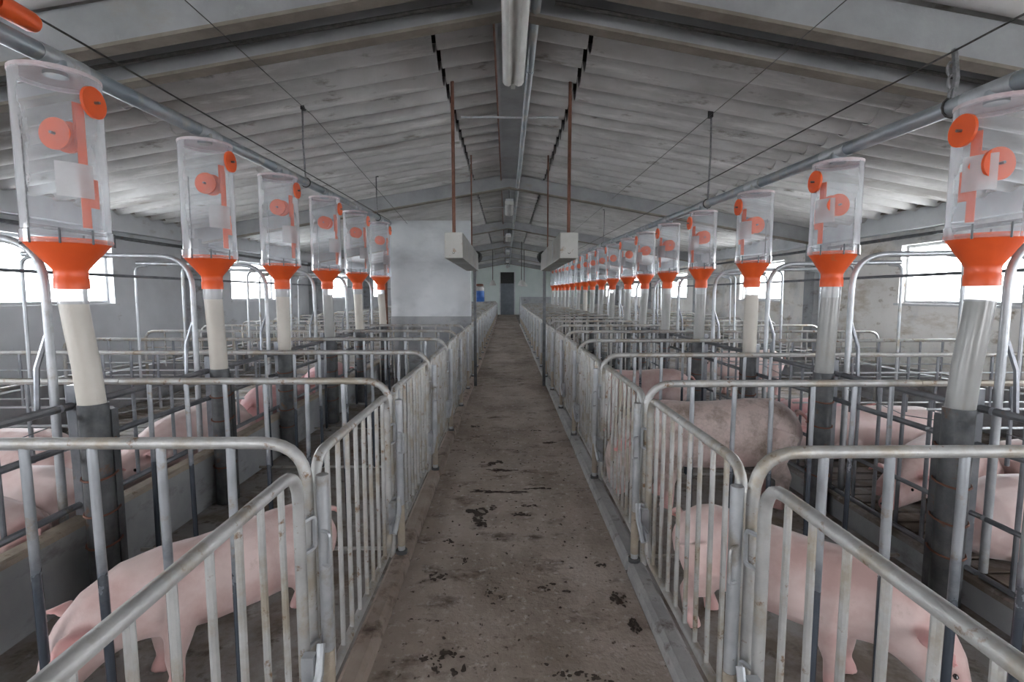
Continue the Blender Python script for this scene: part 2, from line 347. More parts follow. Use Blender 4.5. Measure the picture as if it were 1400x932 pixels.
def rafter(y0, y1, d=.25, top=-.06):
    for s in (1, -1):
        xe = XW - .02
        p = [(0, ZR + top), (s * xe, roofz(xe) + top), (s * xe, roofz(xe) + top - d - .05), (0, ZR + top - d)]
        o = put('rafter', MB().prism(p if s < 0 else p[::-1], y0, y1).mesh('rafter', 'beamc', False), ceil)
        q = [(0, ZR + top - d), (s * xe, roofz(xe) + top - d - .05), (s * xe, roofz(xe) + top - d - .075), (0, ZR + top - d - .025)]
        put('flange', MB().prism(q if s < 0 else q[::-1], y0 - .012, y1 + .012).mesh('flange', 'lath', False), o)
for a, b in FR: rafter(a, b)
# conduit running along the first pair of rafters, in the gap between them
for s in (1, -1):
    put('conduit', MB().tube([(s * .3, 3.93, ZR - .34), (s * 6.3, 3.93, ZR - .34 - SL * 6)], .016, 6).mesh('conduit', 'wire'), ceil)
put('ridge_beam', MB().box(-.13, .13, Y0, Y1, ZR - .14, ZR - .03).box(-.17, -.13, Y0, Y1, ZR - .16, ZR - .12).box(.13, .17, Y0, Y1, ZR - .16, ZR - .12).mesh('ridge_beam', 'beamc', False), ceil)
for x in (-.16, .21): put('conduit', MB().tube([(x, Y0, ZR - .18), (x, Y1, ZR - .18)], .011, 6).mesh('conduit', 'rust'), ceil)
for yy in (6.6, 13.2, 20): put('tie_rod', MB().tube([(-.62, yy, ZR - .26), (.60, yy, ZR - .26)], .014, 6).mesh('tie_rod', 'galv'), ceil)
tag(put('ceiling_conduit', MB().tube([(.17, Y0 + .1, ZR - .315), (.17, Y1 - .1, ZR - .315)], .036, 10).tube([(.17, 5.1, ZR - .315), (.17, 5.16, ZR - .315)], .042, 10).mesh('ceiling_conduit', 'pipe')),
    'long grey conduit pipe running under the ridge beside the light fixtures', 'pipe')
# batten lights in one row under the ridge
for k in range(6):
    y0 = 3.45 + 6.4 * k + (1.6 if k else 0)
    t = empty('batten_light', (0.01, y0, 3.58))
    tag(t, '%s batten light from the camera, grey plastic, hung under the ridge' % ORD[k], 'light', 'batten lights under the ridge')
    put('housing', MB().box(-.085, .085, 0, 1.55, .05, .10).mesh('housing', 'galv', False), t)
    prof = [(-.098, .05), (-.098, -.005), (-.08, -.03), (-.045, -.042), (-.01, -.022), (.01, -.022), (.045, -.042), (.08, -.03), (.098, -.005), (.098, .05)]
    put('diffuser', MB().prism(prof[::-1], 0.0, 1.55).mesh('diffuser', 'lampw'), t)
    put('end_cap', MB().box(-.02, .02, 1.55, 1.64, -.03, .0).mesh('end_cap', 'lampw', False), t)
    for yy in (.25, 1.3): put('hanger', MB().tube([(0, yy, .10), (0, yy, .34)], .008, 6).mesh('hanger', 'wire'), t)

# ------------------------------------------------------------------ partition wall on the left, far low walls
structure('wall_partition', MB().box(-2.24, -.735, 9.75, 9.98, 1.18, 2.97), 'white'); tag(bpy.data.objects['wall_partition'], 'whitewashed partition slab standing between the left pens and the aisle')
put('plinth', MB().box(-2.25, -.73, 9.74, 9.99, -.01, 1.18).mesh('plinth', 'wallc', False), bpy.data.objects['wall_partition'])
structure('trim_1', MB().tube([(-2.30, 9.6, 0), (-2.30, 9.6, 2.4)], .03, 8), 'rust'); tag(bpy.data.objects['trim_1'], 'rust red post at the edge of the white partition')
structure('wall_low_end', MB().box(.78, 4.6, 33.2, 33.4, -.01, 1.42).box(.78, .92, 29.5, 33.2, -.01, 1.42), 'wallc'); tag(bpy.data.objects['wall_low_end'], 'low grey concrete wall beyond the last gates, right of the aisle')
structure('wall_counter', MB().box(-3.2, -.95, 27.5, 28.2, -.01, 1.2), 'wallc'); tag(bpy.data.objects['wall_counter'], 'low concrete counter under the blue drum')
t = empty('drum', (-1.55, 27.85, 1.2)); tag(t, 'blue plastic drum with a brown lid on the low counter', 'drum')
put('body', MB().lathe([(.29, 0), (.30, .02), (.30, .2), (.31, .22), (.30, .24), (.30, .42), (.31, .44), (.29, .58)], 20, cap=True).mesh('body', 'blue'), t)
put('upper_shell', MB().lathe([(.29, .58), (.29, .80), (.24, .84)], 20, cap=True).mesh('upper_shell', 'pvcg'), t)
put('lid', MB().lathe([(.25, .84), (.25, .92), (.2, .95)], 20, cap=True).mesh('lid', 'rust'), t)

# low wall under the mid rails
for s, hgt, PP, ye in ((-1, .37, PL, 9.7), (1, .13, PR, 27)):
    x = s * (XH + .115)
    o = structure('wall_low_' + ('left' if s < 0 else 'right'), MB().box(x - .045, x + .045, .2, ye, -.01, hgt), 'wallc')
    tag(o, 'low concrete trough wall along the hopper line, ' + ('left pens' if s < 0 else 'right pens'))
    y = .2
    while y < ye - .1:
        L = min(1.27, ye - y); p = [(-.052, 0), (-.05, .026), (-.035, .034), (.035, .034), (.05, .026), (.052, 0)]
        put('coping', MB().prism(p[::-1], 0, L - .006).mesh('coping', 'cap' if s < 0 else 'conc', False), o, (x, y, hgt), (0, random.uniform(-.006, .006), 0)); y += L
# outer low walls
for s in (1, -1):
    o = structure('wall_outer_' + ('left' if s < 0 else 'right'), MB().box(min(s * XO, s * (XO + .1)), max(s * XO, s * (XO + .1)), .2, 33, -.01, .62), 'wallc')
    tag(o, 'grey concrete back wall of the outer pens, ' + ('left' if s < 0 else 'right') + ' of the aisle')
    put('top_rail', MB().tube([(s * (XO + .05), .2, .66), (s * (XO + .05), 33, .66)], .024, 8).mesh('top_rail', 'rail'), o)

# ------------------------------------------------------------------ gates along the aisle
def side_word(s): return 'left' if s < 0 else 'right'
_bars = {}
def bar(L, r, m, seg=8):
    k = (round(L, 3), r, m, seg)
    if k not in _bars: _bars[k] = MB().tube([(0, 0, 0), (0, 0, L)], r, seg).mesh('bar', m)
    return _bars[k]
def gate(s, y0, y1, k):
    """frame of bent tube with bars; hung on the post at y1, latched at y0"""
    near = k < 5; L = y1 - y0; a, b = .075, L - .075; zb, zt = .13, 1.03; r = .0195
    loop = rounded([(0, (a + b) / 2, zb), (0, b, zb), (0, b, zt), (0, a, zt), (0, a, zb), (0, (a + b) / 2, zb)], .11 if near else .1, 5)
    fr = MB().tube(loop, r, 10 if near else 6, False)
    nb = max(5, round((b - a) / .118) - 1); ys = [a + (b - a) * (i + 1) / (nb + 1) for i in range(nb)]
    lab = '%s barred gate from the camera on the %s side of the aisle' % (ORD[k], side_word(s))
    if near:
        t = empty('pen_gate', (s * (XF + .035), y0, 0))
        put('frame', fr.mesh('frame', 'rail'), t)
        for yy in ys: put('bar', bar(zt - zb, .0105, 'rail'), t, (0, yy, zb), (random.uniform(-.004, .004), random.uniform(-.004, .004), 0))
        # flat strap just inside the latch side, loop hinges and the latch
        put('stiffener', MB().tube([(0, a + .042, zb + .02), (0, a + .042, zt - .03)], .008, 6).mesh('stiffener', 'bar'), t)
        for z in (.36, .80): put('hinge', MB().tube(rounded([(-s * .012, b + .01, z - .055), (-s * .03, b + .05, z - .055), (-s * .03, b + .05, z + .055), (-s * .012, b + .01, z + .055)], .015, 3), .008, 6).mesh('hinge', 'galv'), t)
        la = put('latch', MB().box(-s * .045 - .006, -s * .045 + .006, b - .16, b - .02, .30, .34).box(-s * .03 - .02, -s * .03 + .02, b - .055, b - .02, .24, .42).mesh('latch', 'galv', False), t)
        put('latch_arm', MB().tube([(-s * .06, b - .14, .28), (-s * .07, b - .06, .37), (-s * .06, b - .01, .44)], .014, 8).mesh('latch_arm', 'galv'), la)
    else:
        for yy in ys: fr.tube([(0, yy, zb), (0, yy, zt)], .0098, 5, False)
        t = put('pen_gate', fr.mesh('pen_gate', 'rail'), None, (s * (XF + .035), y0, 0))
    tag(t, lab, 'gate', 'barred gates along the aisle')
def post(s, y, k):
    t = empty('gate_post', (s * XF * .975, y, .06))
    tag(t, '%s gate post from the camera on the %s side of the aisle' % (ORD[k], side_word(s)), 'post', 'gate posts along the aisle')
    put('shaft', MB().tube([(0, 0, 0), (0, 0, .93)], .021, 10).mesh('shaft', 'galv'), t)
    put('foot', MB().tube([(0, 0, 0), (0, 0, .022)], .034, 10).mesh('foot', 'steel'), t)
    put('rusty_sleeve', MB().tube([(0, 0, .05), (0, 0, .30)], .0225, 10).mesh('rusty_sleeve', M['cap']), t)
    if k < 3: put('keeper', MB().tube(rounded([(0, -.02, .62), (-s * .03, -.035, .62), (-s * .03, -.035, .74), (0, -.02, .74)], .015, 3), .0065, 6).mesh('keeper', 'galv'), t)
def panel(s, y, k):
    """cross panel from the aisle post to the hopper line"""
    near = k < 5; x0, x1 = XF + .035, XH + .03; L = x1 - x0; r = .0205
    top = rounded([(0, 0, .04), (0, 0, ZT), (s * L, 0, ZT)], .15, 7)
    fr = MB().tube(top, r, 12 if near else 6).tube([(0, 0, .09), (s * (L - .05), 0, .09)], .012, 6)
    xs = []; x = .235 + random.uniform(-.02, .03)
    while x < L - .1: xs.append(x); x += .226
    lab = '%s cross panel from the camera in the %s pens, between aisle and hoppers' % (ORD[k], side_word(s))
    if near:
        t = empty('pen_divider', (s * x0, y, 0)); put('frame', fr.mesh('frame', 'rail'), t)
        for x in xs: put('bar', bar(ZT - .09, .0150 if k == 0 else .013, 'bar', 10), t, (s * x, 0, .09), (0, random.uniform(-.012, .012), 0))
    else:
        for x in xs: fr.tube([(s * x, 0, .09), (s * x, 0, ZT)], .013, 5, False)
        t = put('pen_divider', fr.mesh('pen_divider', 'rail'), None, (s * x0, y, 0))
    tag(t, lab, 'fence panel', 'cross panels of the inner pens')
def outer_panel(s, y, k):
    near = k < 4; x0, x1 = XH + .085, XO - .04; L = x1 - x0; zb = .62
    fr = MB().tube(rounded([(-s * .05, 0, ZT), (s * L, 0, ZT), (s * L, 0, .16)], .14, 5), .019, 8 if near else 5)
    rl = MB()
    for z in ((.70, .84, .95) if near else (.70, .88)): rl.tube([(0, 0, z), (s * L, 0, z)], .0075, 5, False)
    xs = [.25 + .235 * i for i in range(int((L - .3) / .235) + 1)]
    lab = '%s cross panel from the camera in the outer %s pens, beyond the hoppers' % (ORD[k], side_word(s))
    if near:
        t = empty('outer_pen_divider', (s * x0, y, 0)); put('frame', fr.mesh('frame', 'rail'), t); put('cross_wires', rl.mesh('cross_wires', 'galv'), t)
        for x in xs: dz = random.uniform(-.05, .06); put('bar', bar(ZT - .01 - zb, .0115, 'galvd'), t, (s * x, 0, zb), (0, random.uniform(-.02, .02), 0))
    else:
        fr.v += []; n = len(fr.v); fr.v += rl.v; fr.f += [tuple(i + n for i in f) for f in rl.f]
        for x in xs: fr.tube([(s * x, 0, zb), (s * x, 0, ZT - .01)], .0115, 4, False)
        t = put('outer_pen_divider', fr.mesh('outer_pen_divider', 'rail'), None, (s * x0, y, 0))
    tag(t, lab, 'fence panel', 'cross panels of the outer pens')
def mid_fence(s, y0, y1, k):
    """rails along the hopper line, between two hopper sleeves"""
    near = k < 5; L = y1 - y0; zs = ((.47, .018), (.80, .019), (1.01, .021)) if s < 0 else ((.17, .017), (.47, .014), (.83, .018), (1.02, .02))
    n = max(3, round(L / .21)); ys = [.10 + (L - .16) * (i + .5) / n for i in range(n)]
    lab = '%s section of railing from the camera along the %s hoppers' % (ORD[k], side_word(s))
    if near:
        t = empty('railing', (s * (XH + .115), y0, 0))
        for z, r in zs: put('rail', MB().tube([(0, .01, z), (0, L - .01, z)], r, 8).mesh('rail', 'galvd'), t)
        for yy in (ys if s > 0 else ys[::2]): put('bar', bar(1.02 - zs[0][0], .011, 'galvd'), t, (s * .02, yy, zs[0][0]))
        put('standard', MB().box(-.022, .022, .075, .115, (.41 if s < 0 else .165), 1.12).mesh('standard', 'galvd', False), t)
        put('tie_wire', MB().tube([(0, .1, .92), (s * .01, L * .5, .90 - random.random() * .04), (0, L - .07, .93)], .003, 5).mesh('tie_wire', 'chain'), t)
    else:
        m = MB()
        for z, r in zs: m.tube([(0, .07, z), (0, L - .07, z)], r, 5, False)
        for yy in ys[::2]: m.tube([(0, yy, zs[0][0]), (0, yy, 1.02)], .011, 4, False)
        t = put('railing', m.mesh('railing', 'galvd'), None, (s * (XH + .115), y0, 0))
    tag(t, lab, 'railing', 'railings along the hopper lines')
for s, PP in ((1, PR), (-1, PL)):
    ys = [PP[0] - 1.27] + PP
    for k, (a, b) in enumerate(zip(ys, ys[1:])): gate(s, a, b, k)
    for k, y in enumerate(PP):
        post(s, y, k)
        if not (s < 0 and 9.4 < y < 10.2): panel(s, y, k)
        if k < 19: outer_panel(s, y, k)

# ------------------------------------------------------------------ feed hoppers
def hopper_meshes(rad, zc, ztop, side):
    """zc: bottom of the orange collar, heights relative to it; side = +1 for the right row; front is -y"""
    H = {}
    z0, z1, z2 = .10, .235, ztop - zc      # collar top, funnel top, cylinder top
    H['clear_body'] = MB().lathe([(rad * 1.03, z1 - .015), (rad * 1.03, z1 + .045), (rad, z1 + .05), (rad, z2)], 32).mesh('clear_body', 'clear')
    H['funnel'] = MB().lathe([(rad * 1.02, z1 + .008), (rad * 1.03, z1), (rad * .97, z1 - .012), (.074, z0), (.069, z0 - .012), (.069, .055), (.072, .05), (.072, 0), (.0635, 0), (.0635, z0 - .02), (.062, z0), (rad * .93, z1)], 28).mesh('funnel', 'orange')
    H['top_ring'] = MB().lathe([(rad * .985, z2 - .02), (rad * 1.01, z2 - .01), (rad * 1.01, z2 + .004), (rad * .9, z2 + .006), (.03, z2 + .02)], 28).mesh('top_ring', mat_ring)
    H['dial'] = MB().disc((0, 0, 0), (0, 1, 0), .074, .014, 24).mesh('dial', 'orange')
    H['pin'] = MB().tube([(0, -.03, 0), (0, 0, 0)], .007, 8).mesh('pin', 'chain')
    def arc(a0, a1, za, zb, rr, t=.004):
        n = 8; vs = []
        for i in range(n + 1):
            a = R(a0 + (a1 - a0) * i / n)
            for q, z in ((rr, za), (rr, zb), (rr + t, za), (rr + t, zb)): vs.append((q * math.cos(a), q * math.sin(a), z))
        fs = []
        for i in range(n):
            p, q = 4 * i, 4 * i + 4
            fs += [(p, p + 1, q + 1, q), (p + 2, q + 2, q + 3, p + 3), (p + 1, p + 3, q + 3, q + 1), (p, q, q + 2, p + 2)]
        fs += [(0, 2, 3, 1), (4 * n, 4 * n + 1, 4 * n + 3, 4 * n + 2)]
        return MB().add(vs, fs)
    ang = -22 if side < 0 else -158       # direction between the camera and the aisle
    sg = 1 if side < 0 else -1
    H['slide'] = arc(ang - 7, ang + 7, z1 + .06, z2 - .18, rad * .90).mesh('slide', 'orange')
    H['slide_tab'] = arc(ang + sg * 14 - 10, ang + sg * 14 + 10, z1 + .16, z1 + .30, rad * .90).mesh('slide_tab', 'orange')
    H['label_sheet'] = arc(ang - sg * 12 - 26, ang - sg * 12 + 22, z1 + .20, z1 + .36, rad * 1.005, .002).mesh('label_sheet', 'paper')
    H['back_plate'] = arc(ang - 9, ang + 9, z2 - .34, z2 - .14, rad * .84).mesh('back_plate', 'orange')
    H['rim_clip'] = MB().tube([(0, 0, z1 - .02), (0, 0, z1 + .05)], .005, 5).mesh('rim_clip', 'steel')
    H['draw_wire'] = MB().tube([(-.03 * sg, -rad * 1.01, z1 + .0), (-.03 * sg, -rad * 1.01, z2 - .26)], .003, 5).mesh('draw_wire', 'chain')
    H['z'] = (z0, z1, z2)
    return H
mat_ring = mat('hopper_top_ring', (.46, .36, .37), (.56, .52, .54), 8, .5)
def pipe_z(s, y): return 2.55 + .022 * (y - 2.3) if s > 0 else 2.735 + .026 * (y - 2.7)
def hopper(s, y, k, H, rad, zc):
    lab = '%s feed hopper from the camera on the %s feed pipe, clear drum with orange funnel' % (ORD[k], side_word(s))
    t = empty('feed_hopper', (s * XH, y, 0)); tag(t, lab, 'feed hopper', 'feed hoppers on the %s pipe' % side_word(s))
    z0, z1, z2 = H['z']; sz = max(1., (pipe_z(s, y) - .08 - zc - z1) / (z2 - z1)); ex = (z2 - z1) * (sz - 1)   # drums reach up to the pipe
    up = pipe_z(s, y) - .035 - (zc + z2 + ex)
    body = put('clear_body', H['clear_body'], t, (0, 0, zc + z1 * (1 - sz))); body.scale = (1, 1, sz)
    fu = put('funnel', H['funnel'], t, (0, 0, zc))
    put('top_ring', H['top_ring'], t, (0, 0, zc + ex))
    zt_ = zc; z2 = z2 + ex
    put('pipe_spout', MB().tube([(0, 0, zc + z2), (0, 0, zc + z2 + max(up, 0) + .03)], .05, 10).mesh('pipe_spout', 'pipe'), t)
    d = put('dial', H['dial'], t, (-s * (.065, .05, .035, .02, .015)[min(k, 4)], -.105, zc + z2 - .30), (0, 0, 0))
    if k < 6: put('dial_seat', H['dial'], t, (-s * ((.065, .05, .035, .02, .015)[min(k, 4)] + .012), -.045, zc + z2 - .30))
    put('pin', H['pin'], d)
    d2 = put('dial', H['dial'], t, (-s * (rad + .012), -.02, zc + z2 - .13), (0, 0, R(90) * (1 if s < 0 else -1)))
    put('pin', H['pin'], d2)
    if k < 10:
        for n in ('slide', 'slide_tab', 'label_sheet', 'back_plate'): put(n, H[n], t, (0, 0, zc))
    if k < 5:
        [put('rim_clip', H['rim_clip'], fu, (rad * 1.035 * math.cos(R(a)), rad * 1.035 * math.sin(R(a)), 0)) for a in (-150, -100, -60, -20, 40, 110)]; put('draw_wire', H['draw_wire'], body)
    # neck, drop tube, steel sleeve with its wire bands
    lean = (.06 if k == 0 else .01 + .01 * (k % 3)); xb = -s * lean if k % 4 != 2 else 0
    put('neck', MB().tube([(0, 0, zc - .075), (0, 0, zc + .02)], .0625, 20, False).mesh('neck', 'milky'), t)
    pv = 'pvc' if (s < 0 and k != 3) else 'pvcg'
    if s > 0 and k in (2, 10): pv = 'pvc'
    put('drop_tube', MB().tube([(0, 0, zc - .07), (xb * .25, 0, zc - .20), (xb * .65, 0, 1.25), (xb, .0, .98)], .0605, 24).mesh('drop_tube', pv), t)
    zb = .0
    sl = put('steel_sleeve', MB().tube([(xb, 0, zb), (xb, 0, 1.04)], .067, 14).box(xb - .05, xb + .06, .04, .085, zb, 1.0).mesh('steel_sleeve', 'steel'), t)
    if k < 6:
        for z in (.30, .47, .66, .84): put('band', MB().tube([(xb + .074 * math.cos(a), .01 + .082 * math.sin(a), z + .012 * math.sin(a * 1)) for a in (math.pi * 2 * i / 14 for i in range(15))], .006, 5, False).mesh('band', 'rust'), sl)
        put('clamp_arm', MB().tube([(xb, .02, 1.0), (s * .12, .09, 1.0)], .016, 6).mesh('clamp_arm', 'galvd'), sl)
HHR = hopper_meshes(.155, 1.64, 2.49, 1); HHL = hopper_meshes(.176, 1.655, 2.68, -1)
for k, y in enumerate(HR): hopper(1, y, k, HHR, .155, 1.64 + min(.03, .012 * k) + max(0, pipe_z(1, y) - 2.62) * .25)
for k, y in enumerate(HL): hopper(-1, y, k, HHL, .176, 1.625 + .012 * min(k, 4))
for s, HH in ((1, HR), (-1, HL + [10.2])):
    ys = [HH[0] - 1.2] + HH
    for k, (a, b) in enumerate(zip(ys, ys[1:])):
        if s < 0 and k == 6: continue
        mid_fence(s, a, b, k)
# feed pipes with couplings
for s, ya, yb in ((1, -1.5, 26.5), (-1, -1.5, 9.75)):
    t = empty('feed_pipe', (s * XH, ya, 0)); tag(t, 'long zinc feed pipe above the %s row of hoppers' % side_word(s), 'pipe', 'feed pipes')
    put('tube', MB().tube([(0, 0, pipe_z(s, ya)), (0, yb - ya, pipe_z(s, yb))], .044, 14).mesh('tube', 'pipe'), t)
    for y in (HR if s > 0 else HL):
        put('coupling', MB().tube([(0, y - ya - .10, pipe_z(s, y - .1)), (0, y - ya + .16, pipe_z(s, y + .16))], .0475, 14).mesh('coupling', 'galv'), t)
    tag(put('pull_cable', MB().tube([(s * (XH - .01), ya, 2.83 if s < 0 else 2.78), (s * (XH - .01), yb, 2.97 if s < 0 else 3.16)], .0055, 5).mesh('pull_cable', 'wire')), 'dark pull cable running just above the %s feed pipe' % side_word(s), 'cable', 'cables along the feed pipes')
    tag(put('suspension_wire', MB().tube([(s * (XH - .31), ya, 3.28), (s * (XH - .30), 4.3, 3.33), (s * (XH - .12), 5.7, 3.50), (s * (XH - .35), yb if s > 0 else 9.7, 3.55 if s > 0 else 2.9)], .0032, 5).mesh('suspension_wire', 'wire')), 'thin suspension wire high under the roof over the %s pens' % side_word(s), 'wire', 'wires under the roof')
    for i, y in enumerate(((2.72, 5.95, 12.3, 18.7) if s > 0 else (5.75, 8.9))):
        zt = roofz(XH) - .03 if not (s > 0 and i == 0) else 2.86
        h_ = empty('pipe_hanger', (s * XH, y, pipe_z(s, y))); tag(h_, '%s hanger from the camera holding the %s feed pipe' % (ORD[i], side_word(s)), 'hanger', 'hangers of the feed pipes')
        put('rod', MB().tube([(0, 0, .03), (s * .015, .0, (zt - pipe_z(s, y)) * .5), (s * .02, .03, zt - pipe_z(s, y))], .010 if zt > 3 else .016, 6).mesh('rod', 'chain'), h_)
        put('hook', MB().tube([(.05 * math.cos(a), 0, .0 + .05 * math.sin(a)) for a in (math.pi * 2 * i2 / 12 for i2 in range(13))], .006, 6, False).mesh('hook', 'wire'), h_)
        if zt < 3:
            for q in range(3): put('link', MB().tube([(.02 * math.cos(a), .01 * q, .06 + .07 * q + .035 * math.sin(a)) for a in (math.pi * 2 * i2 / 10 for i2 in range(11))], .007, 6, False).mesh('link', 'chain'), h_)
        else: put('bracket', MB().box(-.02, .02, -.03, .03, zt - pipe_z(s, y) - .06, zt - pipe_z(s, y) + .02).mesh('bracket', 'black', False), h_)
# orange cable sleeve at the near end of the left cable
o = MB().lathe([(.044, 0), (.046, .005), (.046, .17), (.040, .19), (.030, .19), (.030, .02)], 16).mesh('cable_sleeve', 'orange')
tag(put('cable_sleeve', o, None, (-XH + .01, 2.32, 2.842), (R(-90), 0, 0)), 'orange plastic sleeve on the cable at the upper left, above the feed pipe', 'sleeve')

# ------------------------------------------------------------------ bent frame pipes over the outer pens, water lines
def arch(s, y, k):
    t = empty('bent_pipe_frame', (s * (XH + .18), y + .05, 0))
    tag(t, '%s bent pipe frame from the camera rising over the outer %s pens' % (ORD[k], side_word(s)), 'pipe frame', 'bent pipe frames over the pens')
    put('main_pipe', MB().tube(rounded([(s * .02, .02, .15), (0, 0, 1.05), (-s * .0, 0, 1.88), (s * 1.25, 0, 1.90)], .24, 8), .0205, 10 if k < 6 else 6).mesh('main_pipe', 'galv'), t)
    for q, (xx, zt) in enumerate(((.82, 1.90), (1.28, 1.90))):
        put('drop_leg', MB().tube(rounded([(s * (xx - .14), .0, zt - .02), (s * xx, .02, zt - .03), (s * (xx + .03), .04, .70)], .07, 5), .0135, 8 if k < 6 else 5).mesh('drop_leg', 'galv'), t)
    put('brace', MB().tube([(s * .05, -.05, .98), (s * .06, -.02, 1.22), (s * .0, 0, 1.42)], .013, 6).mesh('brace', 'galvd'), t)
for k, y in enumerate(HL): arch(-1, y, k)
for k, y in enumerate(HR[:12]): arch(1, y, k)
for s in (1, -1):
    tag(put('water_line', MB().tube([(s * 3.62, .3, 1.775), (s * 3.62, 8, 1.765), (s * 3.62, 30 if s > 0 else 24, 1.75)], .014, 6).mesh('water_line', 'galvd')), 'thin straight water line crossing in front of the %s windows' % side_word(s), 'pipe', 'water lines')

# ------------------------------------------------------------------ hanging boxes over the aisle fences
for s in (-1, 1):
    x0, x1 = s * .445, s * .645; a, b = min(x0, x1), max(x0, x1)
    t = empty('hanging_box', (s * .64, 5.75, 2.0)); tag(t, 'long white sheet metal box hung on a rusty rod over the %s gates' % side_word(s), 'metal box', 'hanging boxes')
    put('housing', MB().box(-.10, .10, 0, 3.2, 0, .28).mesh('housing', 'box', False), t)
    put('front_plate', MB().box(-.094, .094, -.008, 0, .012, .268).mesh('front_plate', 'box', False), t)
    for yy in (.9, 1.9): put('seam', MB().box(-.104, .104, yy, yy + .015, -.003, .283).mesh('seam', 'galv', False), t)
    put('hook', MB().tube([(.012 * math.cos(q) , -.02, .06 + .014 * math.sin(q)) for q in (math.pi + math.pi * i / 6 for i in range(7))], .003, 5).mesh('hook', 'wire'), t)
    put('rod', MB().tube([(0, .06, .28), (0, .03, roofz(.55) - 2.0 - .06)], .019, 8).mesh('rod', 'rust'), t)
    put('rod', MB().tube([(0, 3.0, .28), (0, 3.0, roofz(.55) - 2.0 - .06)], .012, 8).mesh('rod', 'rust'), t)
    put('motor', MB().lathe([(.02, 0), (.10, .01), (.11, .06), (.08, .14), (.03, .16)], 14, cap=True).mesh('motor', 'black'), t, (-s * .06, 3.26, .22), (R(70), 0, 0))
    po = put('support_post', MB().box(s * .60 - .025, s * .60 + .025, 8.86, 8.91, 0, 2.0).mesh('support_post', 'steel', False))
    tag(po, 'dark steel post under the far end of the %s hanging box' % side_word(s), 'post', 'posts under the hanging boxes')
# pendant lamps far down the aisle
for i, (x, y, z, w) in enumerate(((-.72, 25, 2.02, 'leftmost of the three, left of the door'), (.62, 23, 1.98, 'nearest of the pair right of the door'), (.85, 26.5, 2.0, 'farther of the pair right of the door'))):
    t = empty('pendant_lamp', (x, y, z)); tag(t, 'small white pendant lamp on a cord, ' + w, 'lamp', 'pendant lamps at the far end')
    put('shade', MB().lathe([(.05, .25), (.09, .2), (.16, .05), (.17, 0), (.15, .01), (.08, .18)], 16).mesh('shade', 'lampw'), t)
    put('cord', MB().tube([(0, 0, .24), (0, 0, roofz(x) - z - .02)], .018, 5).mesh('cord', 'wire'), t)

# ------------------------------------------------------------------ manure on the aisle
def blobs(spots):
    m = MB()
    for (x, y, rx, ry) in spots:
        n = 12; ph = random.uniform(0, 6); pts = []
        for i in range(n):
            a = 2 * math.pi * i / n; q = 1 + .28 * math.sin(2 * a + ph) + .2 * math.sin(3 * a + 2 * ph) + random.uniform(-.22, .22)
            pts.append((x + rx * q * math.cos(a), y + ry * q * math.sin(a)))
        vs = [(px, py, .0015) for px, py in pts] + [(x + (px - x) * .72, y + (py - y) * .72, .003 + random.uniform(0, .003)) for px, py in pts] + [(x, y, .005)]
        m.add(vs, [(i, (i + 1) % n, n + (i + 1) % n, n + i) for i in range(n)] + [(n + i, n + (i + 1) % n, 2 * n) for i in range(n)])
    return m
spots = [(-.27, 3.62, .085, .10), (-.22, 3.45, .06, .05), (-.17, 3.72, .03, .04), (-.43, 2.78, .055, .04), (-.42, 3.2, .035, .03), (-.23, 4.05, .10, .025), (-.19, 4.75, .09, .06), (-.10, 4.55, .12, .03),
         (.05, 3.6, .07, .03), (.12, 3.75, .05, .02), (-.33, 2.16, .05, .035), (-.36, 2.06, .022, .03), (-.28, 2.04, .016, .02), (-.24, 2.06, .012, .02), (-.42, 2.12, .03, .02), (-.31, 2.96, .02, .04), (-.15, 2.62, .022, .03), (-.09, 2.58, .012, .012),
         (.14, 2.67, .03, .02), (.2, 2.7, .02, .012), (.27, 2.63, .02, .014), (.18, 2.02, .03, .022), (.25, 2.03, .02, .014), (.32, 2.0, .04, .02), (.38, 1.97, .02, .015), (.53, 2.55, .04, .07), (.57, 2.35, .03, .06), (.5, 2.9, .03, .03), (-.05, 4.02, .14, .02), (.2, 4.1, .10, .018), (.4, 5.4, .10, .03), (-.45, 6.1, .06, .05), (.28, 5.9, .05, .02)]
frag = []
for (x, y, rx, ry) in spots:
    if max(rx, ry) < .025: frag.append((x, y, rx, ry)); continue
    frag.append((x, y, rx * .45, ry * .45))
    for i in range(int(8 + 90 * max(rx, ry))):
        a = random.uniform(0, 6.28); q = random.random() ** .6; z = random.uniform(.10, .30)
        frag.append((x + rx * 1.2 * q * math.cos(a), y + ry * 1.2 * q * math.sin(a), max(.004, rx * z), max(.004, ry * z)))
spots = frag
for i in range(160): spots.append((random.uniform(-.58, .58), random.uniform(1.7, 6.5), random.uniform(.003, .011), random.uniform(.003, .010)))
tag(put('manure_smears', blobs(spots).mesh('manure_smears', 'dung')), 'dark manure smears and droppings scattered on the aisle floor', 'manure', kind='stuff')

